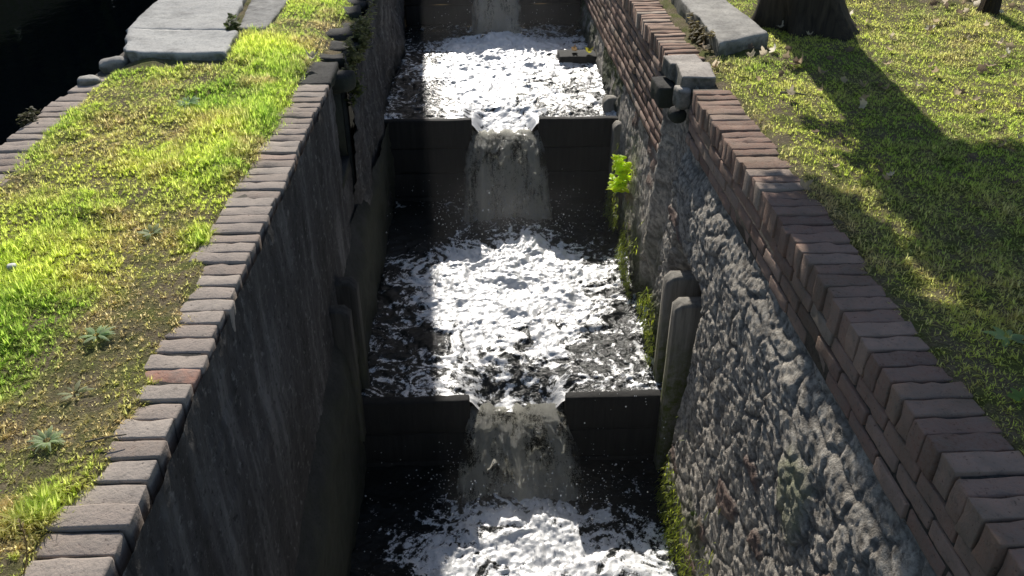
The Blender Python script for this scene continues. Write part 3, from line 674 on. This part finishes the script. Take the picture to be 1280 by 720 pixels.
# ================================================================ grass
def grass(name, label, n, xr, yr, side, seed, lens, dens, green, dry, wid=.0042):
    rg = np.random.default_rng(seed)
    x = rg.uniform(xr[0], xr[1], n); y = yr[0] + (yr[1] - yr[0]) * rg.random(n) ** 1.25
    P = np.stack([x, y, 0 * x], 1)
    keep, dr, ln, yel = dens(x, y, P)
    k = rg.random(n) < keep; x, y, dr, ln, yel = x[k], y[k], dr[k], ln[k], yel[k]; n = len(x)
    # pull blades together into tufts
    cu = .030; gx = np.floor(x / cu); gy = np.floor(y / cu); z0 = np.zeros(n)
    tx = (gx + _h(gx, gy, z0, 3)) * cu; ty = (gy + _h(gx, gy, z0, 4)) * cu; tl = _h(gx, gy, z0, 5); td = _h(gx, gy, z0, 6)
    pull = .45; x = x * (1 - pull) + tx * pull; y = y * (1 - pull) + ty * pull
    z = ground_z(x, y, side) - .004
    az = rg.random(n) * 2 * PI; out = np.arctan2(y - ty, x - tx); az = np.where(rg.random(n) < .5, out + rg.normal(0, .5, n), az)
    L = rg.uniform(lens[0], lens[1], n) * ln * (.55 + .8 * tl); lean = np.clip(rg.normal(.62, .32, n), .05, 1.35)
    dry_ = np.clip(dr + .35 * (td - .5) + rg.normal(0, .12, n), 0, 1)
    lean = lean + .5 * dry_ * rg.random(n)
    dirx, diry = np.cos(az), np.sin(az); W = wid * rg.uniform(.7, 1.3, n) * (.7 + .3 * ln)
    px, py = -diry, dirx
    pts = []
    for (s, wf) in ((0., .8), (.5, 1.), (1., 0.)):
        a1 = lean * (.55 + .75 * s); hx = np.sin(a1) * L * s; hz = np.cos(a1) * L * s
        pts.append((x + dirx * hx, y + diry * hx, z + np.maximum(hz, -.002 + .004 * s), W * wf))
    V = np.empty((n, 5, 3))
    for i, (a_, b_, c_, w_) in enumerate(pts[:2]):
        V[:, i * 2] = np.stack([a_ - px * w_ / 2, b_ - py * w_ / 2, c_], 1); V[:, i * 2 + 1] = np.stack([a_ + px * w_ / 2, b_ + py * w_ / 2, c_], 1)
    V[:, 4] = np.stack(pts[2][:3], 1)
    b = np.arange(n)[:, None] * 5
    q = np.concatenate([b, b + 1, b + 3, b + 2], 1); t = np.concatenate([b + 2, b + 3, b + 4], 1)
    g0, g1, g2 = [np.array(c) for c in green]; d0, d1 = [np.array(c) for c in dry]
    m = rg.random(n)[:, None]; yl = np.clip(yel + rg.normal(0, .15, n), 0, 1)[:, None]
    gc = (g0 * (1 - m) + g1 * m) * (1 - yl) + g2 * yl; dc = d0 * (1 - m) + d1 * m
    c = gc * (1 - dry_[:, None]) + dc * dry_[:, None]
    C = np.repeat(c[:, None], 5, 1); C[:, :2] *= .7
    o = build(name, V.reshape(-1, 3), [q, t], M['grass'], attrs={'col': C.reshape(-1, 3)}, smooth=False, origin=((xr[0] + xr[1]) / 2, yr[0], 0))
    return tag(o, label, 'grass', kind='stuff')
def densL(x, y, P):
    n1 = fbm(P, 1.7, 4, 201); n2 = fbm(P, 5.5, 3, 203); n3 = fbm(P, 13, 3, 207)
    e = np.minimum(x - (XI + .14), (XL - .155 + .05 * np.exp(-((y - 2.1) / .7) ** 2)) - x); edge = fbm(P, 4.2, 4, 9) * .05
    ed = sst(-.05, .10, e + edge)
    slabm = ((x > -2.36) & (x < -1.54) & (y > 4.97)) | ((x > -1.78) & (x < -1.42) & (y > 5.78))
    near = sst(-.60, -.05, -(XL - .2 - x) + .0)                        # 1 beside the channel coping
    bare = np.exp(-(((x + 1.12) / .20) ** 2 + ((y - 2.55) / .45) ** 2)) * 1.0 + np.exp(-(((x + 1.2) / .22) ** 2 + ((y - 1.95) / .35) ** 2)) * .9 + np.exp(-(((x + 1.45) / .2) ** 2 + ((y - 3.1) / .35) ** 2)) * .55 + np.exp(-(((x + 2.0) / .25) ** 2 + ((y - 3.6) / .6) ** 2)) * .5 + np.exp(-(((x + 1.35) / .3) ** 2 + ((y - 4.0) / .3) ** 2)) * .35
    dry = np.clip(.03 + .48 * bare + .35 * sst(.1, .7, -n1) + .35 * sst(.1, .8, n2) + .5 * near * sst(-.4, .3, n2), 0, 1)
    dense = np.clip(1.25 + .4 * n2 - .38 * bare * (.6 + .6 * n3) + .25 * n3 - .35 * near * sst(-.3, .4, n2), .45, 1) * ed
    ln = np.clip(.85 + .4 * n1 + .25 * n2 - .36 * bare, .38, 1.5)
    for (tx, ty, tr, s) in ((-1.10, 2.90, .10, .9), (-1.10, 4.25, .20, .8), (-1.07, 1.50, .09, .7), (-1.36, 5.35, .22, .7), (-1.2, 3.72, .06, .4), (-1.16, 5.0, .15, .5)):
        g = np.exp(-((x - tx) ** 2 + (y - ty) ** 2) / tr ** 2); ln = ln + s * g; dense = np.maximum(dense, g * ed); dry = dry * (1 - .8 * g)
    dense = dense * (~slabm)
    return dense * np.clip(1.15 - .05 * y, .5, 1), dry, ln, np.clip(.45 + .5 * fbm(P, 2.2, 2, 211), 0, 1)
GREEN = ((.17, .28, .05), (.32, .44, .08), (.50, .55, .12)); DRY = ((.36, .29, .15), (.56, .49, .28))
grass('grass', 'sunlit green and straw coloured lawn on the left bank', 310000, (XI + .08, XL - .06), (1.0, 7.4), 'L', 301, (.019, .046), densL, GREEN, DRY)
def densR(x, y, P):
    n1 = fbm(P, 1.3, 4, 221); n2 = fbm(P, 5, 3, 223); n3 = fbm(P, 12, 3, 227)
    e = x - (XR + .2); ed = sst(-.05, .10, e + fbm(P, 3.2, 3, 229) * .07)
    slabm = ((x < 1.88) & (y > 5.12) & (y < 6.7)) | ((x < 1.42) & (y > 4.62))
    litter = np.exp(-(((x - 3.8) / .7) ** 2 + ((y - 6.5) / .45) ** 2))
    dry = np.clip(.12 + .35 * sst(.1, .7, n1) + .3 * sst(.0, .7, n2) + .35 * sst(.25, -.05, e) + .6 * litter, 0, 1)
    dense = np.clip(.85 + .4 * n2 + .2 * n3 - .6 * litter, .08, 1) * ed * (~slabm)
    ln = np.clip(.8 + .25 * n1 + .2 * n2 + .35 * np.exp(-((x - 1.6) ** 2 + (y - 4.8) ** 2) / .06), .4, 1.4)
    return dense * np.clip(1.2 - .05 * y, .5, 1), dry, ln, np.clip(.5 + .5 * fbm(P, 1.8, 2, 231), 0, 1)
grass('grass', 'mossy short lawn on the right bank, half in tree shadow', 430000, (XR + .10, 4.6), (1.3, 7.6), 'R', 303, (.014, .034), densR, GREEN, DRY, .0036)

# ================================================================ plants
def leafblade(acc, base, az, el, L, W, col, fold=.15, droop=.4, seg=4, lobed=0., roll=0.):
    b = np.array(base, float); d = np.array([math.cos(az) * math.cos(el), math.sin(az) * math.cos(el), math.sin(el)])
    s_ = np.array([-math.sin(az), math.cos(az), 0]); u_ = np.cross(d, s_) * -1
    if roll: s_, u_ = s_ * math.cos(roll) + u_ * math.sin(roll), u_ * math.cos(roll) - s_ * math.sin(roll)
    V = []; F = []
    for i in range(seg + 1):
        t = i / seg; wv = W * math.sin(PI * min(1, .06 + t * .94) ** .8) ** .8 * (1 + lobed * math.cos(t * 16)) if i < seg else .0005
        p = b + d * L * t + np.array([0, 0, -1]) * droop * L * t * t
        V += [p - s_ * wv / 2 + u_ * fold * wv, p, p + s_ * wv / 2 + u_ * fold * wv]
    for i in range(seg):
        for j in (0, 1): F.append((i * 3 + j, i * 3 + j + 1, i * 3 + j + 4, i * 3 + j + 3))
    acc.add(np.array(V), np.array(F), col=np.array(col) * random.uniform(.75, 1.25))
def wall_plant(name, label, cat, c, n, spread, lsize, col, stems=5, hang=0., out=(-1, 0), mat='leaf'):
    t = thing(name, label, cat, c); a = Acc(); s = Acc(); c = np.array(c)
    for k in range(stems):
        e = c + [out[0] * random.uniform(.3, 1) * spread[0], random.uniform(-1, 1) * spread[1], random.uniform(-.35, 1) * spread[2]]
        mid = (c + e) / 2 + [out[0] * .3 * spread[0], 0, .15 * spread[2] - hang]
        ts = np.linspace(0, 1, 7)[:, None]; pth = c * (1 - ts) ** 2 + 2 * mid * ts * (1 - ts) + e * ts ** 2
        tube(s, pth, np.linspace(.003, .0012, 7), 5)
        for i in range(n):
            q = random.uniform(.2, 1); p = c * (1 - q) ** 2 + 2 * mid * q * (1 - q) + e * q * q
            leafblade(a, p + np.random.default_rng(k * 99 + i).normal(0, .012, 3), random.uniform(0, 2 * PI), random.uniform(-.3, .8), lsize * random.uniform(.6, 1.2), lsize * .62, col, .18, .3, 4, 0, random.uniform(-.6, .6))
    s.build('stem', M['stick'], t); a.build('foliage', M[mat], t); return t
wall_plant('leafy_weed', 'bright lime green leafy weed growing out of the right wall above the water', 'plant', (1.175, 5.98, -1.24), 24, (.15, .09, .32), .060, (.42, .50, .03), 10)
wall_plant('creeper', 'dry grey-green creeper hanging over the broken left wall edge beyond the coping', 'plant', (-.89, 5.75, -.02), 90, (.15, .60, .14), .034, (.12, .13, .06), 20, .14, (1, 0))
wall_plant('creeper', 'lower trailing weeds on the left wall just past the plank groove', 'plant', (-.86, 5.32, -.22), 50, (.09, .18, .30), .03, (.055, .07, .025), 8, .12, (1, 0))
wall_plant('fern_tuft', 'small green sprig at the foot of the right wall near the bottom of the picture', 'plant', (1.20, 3.02, -1.83), 12, (.12, .09, .12), .04, (.06, .09, .02), 6)
wall_plant('dry_weed', 'dry tufted weeds beside the big stone slab and the right coping', 'plant', (1.44, 5.55, .0), 36, (.08, .42, .13), .04, (.13, .11, .05), 12, 0, (.6, 0), 'grass')
wall_plant('dry_weed', 'scrubby weed growing between the slabs on the left lawn', 'plant', (-1.66, 5.72, .03), 14, (.08, .10, .12), .05, (.07, .09, .03), 8, 0, (.4, 0), 'grass')
wall_plant('dry_weed', 'brown tuft of weed on the canal edge by the brick edging', 'plant', (-2.30, 4.25, .0), 12, (.07, .14, .06), .03, (.07, .07, .035), 6, 0, (-1, 0), 'grass')
def rosette(label, x, y, n, L, W, col):
    t = thing('rosette_weed', label, 'weed', (x, y, float(ground_z(np.array([x]), np.array([y]), 'L' if x < 0 else 'R')[0])))
    a = Acc(); b = WORLD[t.name]
    for i in range(n):
        az = i * 2.4 + random.uniform(-.3, .3); k = random.uniform(.6, 1.1)
        leafblade(a, (b[0] + .01 * math.cos(az), b[1] + .01 * math.sin(az), b[2] + .012), az, random.uniform(.15, .75), L * k, W * k, col, .22, .35, 5, .12)
    a.build('foliage', M['grass'], t); return t
rosette('dense silvery rosette weed at the left edge of the lawn', -1.185, 1.735, 44, .045, .010, (.33, .38, .25))
rosette('loose broad-leaved weed in the bare patch of the left lawn', -1.235, 2.22, 22, .055, .015, (.31, .38, .23))
rosette('smaller pale weed beside the silvery rosette, bottom left', -1.36, 1.69, 12, .05, .018, (.32, .40, .24))
rosette('pale sprig on the dry grass above the silvery rosette', -1.20, 1.95, 9, .05, .013, (.30, .33, .21))
rosette('dark green weed in the bottom left corner of the lawn', -1.27, 1.52, 14, .06, .02, (.18, .28, .08))
rosette('pale weed patch half way up the left lawn', -1.30, 2.95, 14, .055, .018, (.33, .38, .25))
rosette('greyish flat weed patch near the far end of the left lawn', -1.55, 4.35, 40, .07, .014, (.28, .36, .22))
rosette('broad pale weed in the shaded right lawn at the picture edge', 1.665, 2.10, 9, .06, .026, (.34, .42, .24))
rosette('green broad-leaved weed below the pale one, right edge', 1.535, 1.78, 9, .055, .024, (.2, .3, .1))
# dry grass stalk, lower left
dg = Acc(); b = np.array([-1.055, 1.30, .0]); ts = np.linspace(0, 1, 9)[:, None]
tube(dg, b + ts * [.01, .04, .13] + np.sin(ts * 3) * [.012, 0, 0], np.linspace(.0018, .0011, 9), 5, col=(.22, .17, .09))
for i in range(16):
    q = .55 + .45 * i / 16; p = b + q * np.array([.01, .04, .13]) + math.sin(q * 3) * np.array([.012, 0, 0])
    leafblade(dg, p, i * 2.4, 1.0, .016, .005, (.28, .22, .13), .2, .1, 2)
tag(dg.build('dry_stalk', M['dead'], origin=tuple(b)), 'dry seeded grass stalk over the brick coping, bottom left', 'grass stalk')
# moss on the foot of the right wall
a = Acc(); rg = np.random.default_rng(77)
for i in range(5200):
    if rg.random() < .7: y = rg.uniform(4.25, 6.4); lev = ZM
    else: y = rg.uniform(2.2, 3.6); lev = ZL
    hh = abs(rg.normal(0, .24)); z = lev + .02 + hh
    if fbm(np.array([[0, y, z]]), 4, 2, 43)[0] < -.25 + hh * .5: continue
    leafblade(a, (XR - .045 - .07 * (-z - .3) + rg.normal(0, .008), y, z), PI + rg.normal(0, .9), rg.normal(-.4, .5), rg.uniform(.012, .04), .006, (.16, .20, .025) if rg.random() < .7 else (.28, .31, .04), .1, .6, 2)
tag(a.build('moss', M['leaf'], origin=(XR, 5, ZM)), 'yellow-green moss and fine weeds along the foot of the right wall', 'moss', kind='stuff')

# ================================================================ dead leaves
def leafmesh(seed, n=18):
    r = random.Random(seed); V = [(0, 0, .004)]; 
    for i in range(n):
        t = i / n * 2 * PI; lob = .62 + .38 * abs(math.cos(2.5 * t)) ** 1.2 + r.uniform(-.08, .08)
        rr = .034 * lob; x = rr * math.cos(t); y = rr * math.sin(t) * .85
        z = .016 * (x / .03) ** 2 * (1 + .6 * math.sin(seed)) + .012 * (y / .03) ** 2 * r.uniform(.2, 1.4) + .006
        V.append((x * .5, y * .5, z * .35)); V.append((x, y, z))
    F4 = []; F3 = []
    for i in range(n):
        j = (i + 1) % n; F3.append((0, 1 + 2 * i, 1 + 2 * j)); F4.append((1 + 2 * i, 2 + 2 * i, 2 + 2 * j, 1 + 2 * j))
    return np.array(V), np.array(F3), np.array(F4)
protos = []
cols = [(.55, .47, .36), (.36, .28, .19), (.70, .64, .54), (.17, .13, .10), (.45, .36, .25)]
for k in range(5):
    V, F3, F4 = leafmesh(k + 1); me = build('dead_leaf', V, [F3, F4], M['dead'], attrs={'col': np.tile(np.array(cols[k]), (len(V), 1))}); protos.append(me)
used = set(); rl = random.Random(44)
spots = []
while len(spots) < 150:
    y = rl.uniform(3.2, 7.3); x = rl.uniform(1.55, 4.4)
    if x < 1.95 and y > 4.95: continue
    if y < 4.4 and rl.random() < .6: continue
    spots.append((x, y))
for i in range(26): spots.append((rl.gauss(3.75, .42), rl.gauss(6.6, .22)))
for i in range(10): spots.append((rl.gauss(1.86, .09), rl.gauss(5.02, .10)))
for i in range(6): spots.append((rl.uniform(1.42, 1.5), rl.uniform(4.9, 5.6)))
for i, (x, y) in enumerate(spots):
    k = rl.choice((0, 0, 1, 2, 3, 4)) if y > 5 else rl.choice((0, 1, 1, 3, 4))
    if k not in used: o = protos[k]; used.add(k)
    else: o = protos[k].copy(); COL.objects.link(o)
    z = float(ground_z(np.array([x]), np.array([y]), 'R')[0]); s = rl.uniform(.7, 1.2) * (1.0 if y > 4.6 else .8)
    o.location = (x, y, z + .022); o.scale = (s, s * rl.uniform(.7, 1), s * rl.uniform(.7, 1.6)); o.rotation_euler = (rl.gauss(0, .6), rl.gauss(0, .6), rl.uniform(0, 6.28))
    tag(o, 'curled dry brown leaf lying in the grass of the right bank', 'dead leaf', 'dead leaves scattered over the right lawn')
def oneleaf(label, x, y, z, s, col, rot):
    V, F3, F4 = leafmesh(9); o = build('dead_leaf', V, [F3, F4], M['dead'], attrs={'col': np.tile(np.array(col), (len(V), 1))})
    o.location = (x, y, z); o.scale = (s, s, s * 1.6); o.rotation_euler = rot; return tag(o, label, 'dead leaf')
oneleaf('large pale curled leaf lying on the right brick coping', 1.375, 3.21, .018, 1.1, (.38, .31, .22), (.5, .3, .7))
oneleaf('pale leaf beside the small twig on the right lawn', 1.70, 4.36, .03, 1.0, (.36, .31, .24), (.2, -.4, 1.2))
oneleaf('yellow leaf lying on the plank in the upper pool', 1.12, 8.46, ZU + .085, 1.6, (.35, .33, .05), (.1, .2, .4))
oneleaf('brown leaf on the plank in the upper pool, left of the yellow one', .98, 8.52, ZU + .085, 1.4, (.16, .11, .06), (.2, .1, 1.4))
oneleaf('pale leaf on the left wall edge where the coping ends', -1.02, 5.08, .05, 1.3, (.42, .38, .30), (.2, .2, .3))
tw = Acc(); tube(tw, [(1.66, 4.40, .03), (1.72, 4.385, .035), (1.79, 4.36, .03)], [.007, .006, .004], 6); tag(tw.build('twig', M['stick'], origin=(1.7, 4.38, .02)), 'short pale twig on the right lawn by the coping', 'twig')
for i, (x, y, a_) in enumerate(((-1.02, 1.72, .2), )):
    tw = Acc(); tube(tw, [(x - .05, y - .01, .025), (x, y, .03), (x + .05, y + .015, .026)], [.0035, .003, .002], 5); tag(tw.build('twig', M['stick'], origin=(x, y, .02)), 'thin straw twig lying at the edge of the left coping bricks', 'twig')

# ================================================================ trees
def trunk_mesh(acc, pts, rad, seg=26, flare=None, seed=0):
    pts = np.array(pts, float); n = len(pts); th = np.arange(seg) / seg * 2 * PI; V = []
    for i, (p, r) in enumerate(zip(pts, rad)):
        for t in th:
            V.append((p[0] + r * math.cos(t), p[1] + r * math.sin(t), p[2]))
    V = np.array(V); cen = np.repeat(pts, seg, 0); d = V - cen; ln = np.linalg.norm(d, axis=1)[:, None] + 1e-9
    b = fbm(V * [1, 1, .3], 14, 4, seed) * .02 + (fbm(np.concatenate([d[:, :2] / ln, V[:, 2:] * .2], 1), 2.4, 2, seed + 3) * .12 * np.exp(-np.maximum(V[:, 2], 0) / .35))
    V = V + d / ln * (b * np.minimum(1, ln[:, 0] / .12))[:, None]
    F = [(i * seg + j, i * seg + (j + 1) % seg, (i + 1) * seg + (j + 1) % seg, (i + 1) * seg + j) for i in range(n - 1) for j in range(seg)]
    acc.add(V, np.array(F))
def crown(blobs, n, size, seed, col, hole=.0, mat='leaf', parent=None):
    rg = np.random.default_rng(seed); Vs = []; tot = sum(b[3] * b[4] * b[5] for b in blobs)
    for b in blobs:
        m = int(n * b[3] * b[4] * b[5] / tot); q = rg.normal(0, 1, (m, 3)); q /= np.linalg.norm(q, axis=1)[:, None]; q *= (rg.random(m) ** .45)[:, None]
        Vs.append(np.array(b[:3]) + q * np.array(b[3:6]))
    P = np.concatenate(Vs)
    if hole: P = P[fbm(P, 2.2, 3, seed) > hole]
    m = len(P); a = rg.normal(0, 1, (m, 3)); a /= np.linalg.norm(a, axis=1)[:, None]; b = np.cross(a, rg.normal(0, 1, (m, 3))); b /= np.linalg.norm(b, axis=1)[:, None]
    s = size * rg.uniform(.6, 1.3, m)[:, None]
    V = np.stack([P - a * s, P - b * s * .45, P + a * s, P + b * s * .45], 1).reshape(-1, 3); i = np.arange(m)[:, None] * 4
    c = np.array(col) * rg.uniform(.6, 1.4, (m, 1)); C = np.repeat(c, 4, 0)
    return build('crown', V, np.concatenate([i, i + 1, i + 2, i + 3], 1), M[mat], parent, attrs={'col': C}, smooth=False)
tr = thing('tree', 'dark leaning tree trunk beside the big stone slab on the right bank', 'tree', (2.28, 5.85, 0))
hs = np.array([-.1, 0, .08, .18, .35, .6, 1.0, 1.5, 2.1, 2.8, 3.6, 4.4]); a = Acc()
trunk_mesh(a, [(2.30 - .25 * h + .02 * max(h, 0) ** 2, 5.88 + .05 * h, h) for h in hs], [.36, .33, .29, .26, .24, .23, .22, .21, .20, .17, .12, .05], seed=5)
a.build('trunk', M['bark'], tr)
a = Acc(); r = random.Random(3)
for k in range(7):
    p0 = np.array([1.85, 6.05, 2.2 + .25 * k]); e = np.array([1.9 + r.uniform(-.8, 1.3), 6.3 + r.uniform(-.8, 1.0), 3.2 + r.uniform(-.2, 1.3)]); ts = np.linspace(0, 1, 6)[:, None]
    tube(a, p0 * (1 - ts) + e * ts + np.sin(ts * PI) * [0, 0, .2], np.linspace(.07, .015, 6), 8)
a.build('limb', M['bark'], tr)
crown([(2.35, 6.4, 3.3, .95, .9, .95), (3.1, 6.3, 2.9, .8, .8, .7), (1.55, 6.3, 3.3, .55, .7, .85), (1.35, 6.3, 2.60, .42, .55, .45), (1.2, 6.4, 3.1, .35, .6, .6), (1.65, 6.2, 2.3, .5, .5, .25), (1.62, 6.45, 1.85, .26, .35, .16), (1.2, 6.3, 2.25, .22, .4, .2), (1.95, 6.3, 2.1, .36, .5, .26), (1.8, 6.3, 2.5, .35, .4, .3), (2.35, 6.3, 2.15, .45, .5, .3), (2.5, 6.3, 2.4, .6, .6, .4), (2.0, 6.4, 2.6, .5, .5, .42), (1.6, 6.9, 4.3, .6, .7, .7), (2.6, 7.2, 4.2, 1.0, 1.0, .8)], 80000, .075, 5, (.05, .08, .02), -.20, parent=tr)
crown([(1.72, 6.3, 2.42, .34, .45, .36), (1.85, 6.4, 2.05, .3, .4, .22), (2.3, 6.4, 2.5, .4, .4, .3)], 2600, .07, 15, (.05, .08, .02), -.42, parent=tr)
sp = thing('sapling', 'thin dark young tree stem among leaf litter at the top right', 'sapling', (3.66, 5.95, .03))
a = Acc(); hs = np.array([-.05, 0, .06, .2, .6, 1.2, 2.0, 2.6]); trunk_mesh(a, [(3.66 + .06 * h, 5.96 + .02 * h, .03 + h) for h in hs], [.075, .065, .055, .05, .045, .03, .022, .01], 14, seed=8); a.build('trunk', M['bark'], sp)
crown([(3.85, 6.25, 3.0, .5, .5, .6)], 700, .06, 9, (.06, .09, .02), 0, parent=sp)
# trees far upstream that darken the reflections
for i, (x, y, hgt, wd) in enumerate(((-22, 30, 15, 5), (-15, 27, 14, 4.5), (-10, 30, 15, 4.5), (-5.6, 27, 13, 3.6), (-1.2, 31, 11.5, 3.6), (3.4, 28, 11, 3.4), (8, 30, 12, 4), (13.5, 27, 12, 4), (20, 30, 13, 5), (-14, 20, 9, 3.4), (-9.5, 21, 9, 3.2), (-19, 21, 9, 3.6), (-6.0, 22, 8, 2.4))):
    t = thing('tree', 'broad leafy tree standing far upstream of the channel', 'tree', (x, y, 0), 'trees far upstream')
    a = Acc(); hs = np.linspace(-.1, hgt * .6, 8); trunk_mesh(a, [(x + .2 * math.sin(h), y, h) for h in hs], np.linspace(.4, .15, 8), 12, seed=i); a.build('trunk', M['bark'], t)
    rr = random.Random(i); bl = [(x + rr.uniform(-.5, .5) * wd, y + rr.uniform(-.3, .3) * wd, hgt * rr.uniform(.10, .8), wd * rr.uniform(.5, .8), wd * .6, hgt * .2) for _ in range(7)]
    crown(bl, 9000, .36, 40 + i, (.04, .06, .018), 0, parent=t)
# pier added out of view, only to shade the left side of the channel
gp = thing('shadow_pier', 'tall brick pier added out of view upstream, shading the left of the channel', 'pier', (-1.09, 14.2, -.4))
a = Acc()
for k in range(46):
    for s in (-1, 1):
        block(a, (-1.155 + s * .125, 14.2, -.33 + k * .145), (.12, .24, .068), (3, 3, 2), .01, .004, 9, 0, (0, 0), random.random(), k)
a.build('brick_shaft', M['brick_red'], gp)
a = Acc(); block(a, (-1.155, 14.2, 6.37), (.26, .28, .06), (4, 4, 2), .02, .004, 9); a.build('cap_stone', M['slab'], gp)

# ---------------------------------------------------------------- mist hanging over the falls
def m_mist(centres, base):
    t = NT('spray mist'); tot = None
    for (c, sg, d) in centres:
        mp = t.n('ShaderNodeVectorMath', operation='SUBTRACT'); t.l(t.pos(), mp.inputs[0]); mp.inputs[1].default_value = c
        dv = t.n('ShaderNodeVectorMath', operation='DIVIDE'); t.l(mp.outputs[0], dv.inputs[0]); dv.inputs[1].default_value = sg
        dt = t.n('ShaderNodeVectorMath', operation='DOT_PRODUCT'); t.l(dv.outputs[0], dt.inputs[0]); t.l(dv.outputs[0], dt.inputs[1])
        g = t.math('MULTIPLY', t.math('EXPONENT', t.math('MULTIPLY', dt.outputs['Value'], -1.)), d)
        tot = g if tot is None else t.math('ADD', tot, g)
    n = t.ramp(t.noise(3.2, 4, .6, None, .5), [(.35, .15), (.65, 1)])
    den = t.math('ADD', t.math('MULTIPLY', tot, n), base)
    v = t.n('ShaderNodeVolumeScatter'); v.inputs['Anisotropy'].default_value = .55; v.inputs['Color'].default_value = (.95, .97, 1, 1); t.l(den, v.inputs['Density'])
    t.l(v.outputs[0], t.out.inputs['Volume']); return t.m
a = Acc(); plain_box(a, B((-.70, 2.5, ZL + .05)), B((1.10, 9.8, -.35)))
V = np.concatenate(a.V)
mo = build('mist', V, np.concatenate(a.F[4]), m_mist([((.2, YM - .55, ZL + .12), (.38, .20, .14), .95), ((.2, YU - .6, ZM + .15), (.45, .30, .22), .75), ((.2, YF - .7, ZU + .2), (.7, .5, .4), .15)], .006), origin=(.2, 6, -1.3), smooth=False)
tag(mo, 'thin white mist hanging over the falling water in the channel', 'mist', kind='stuff')
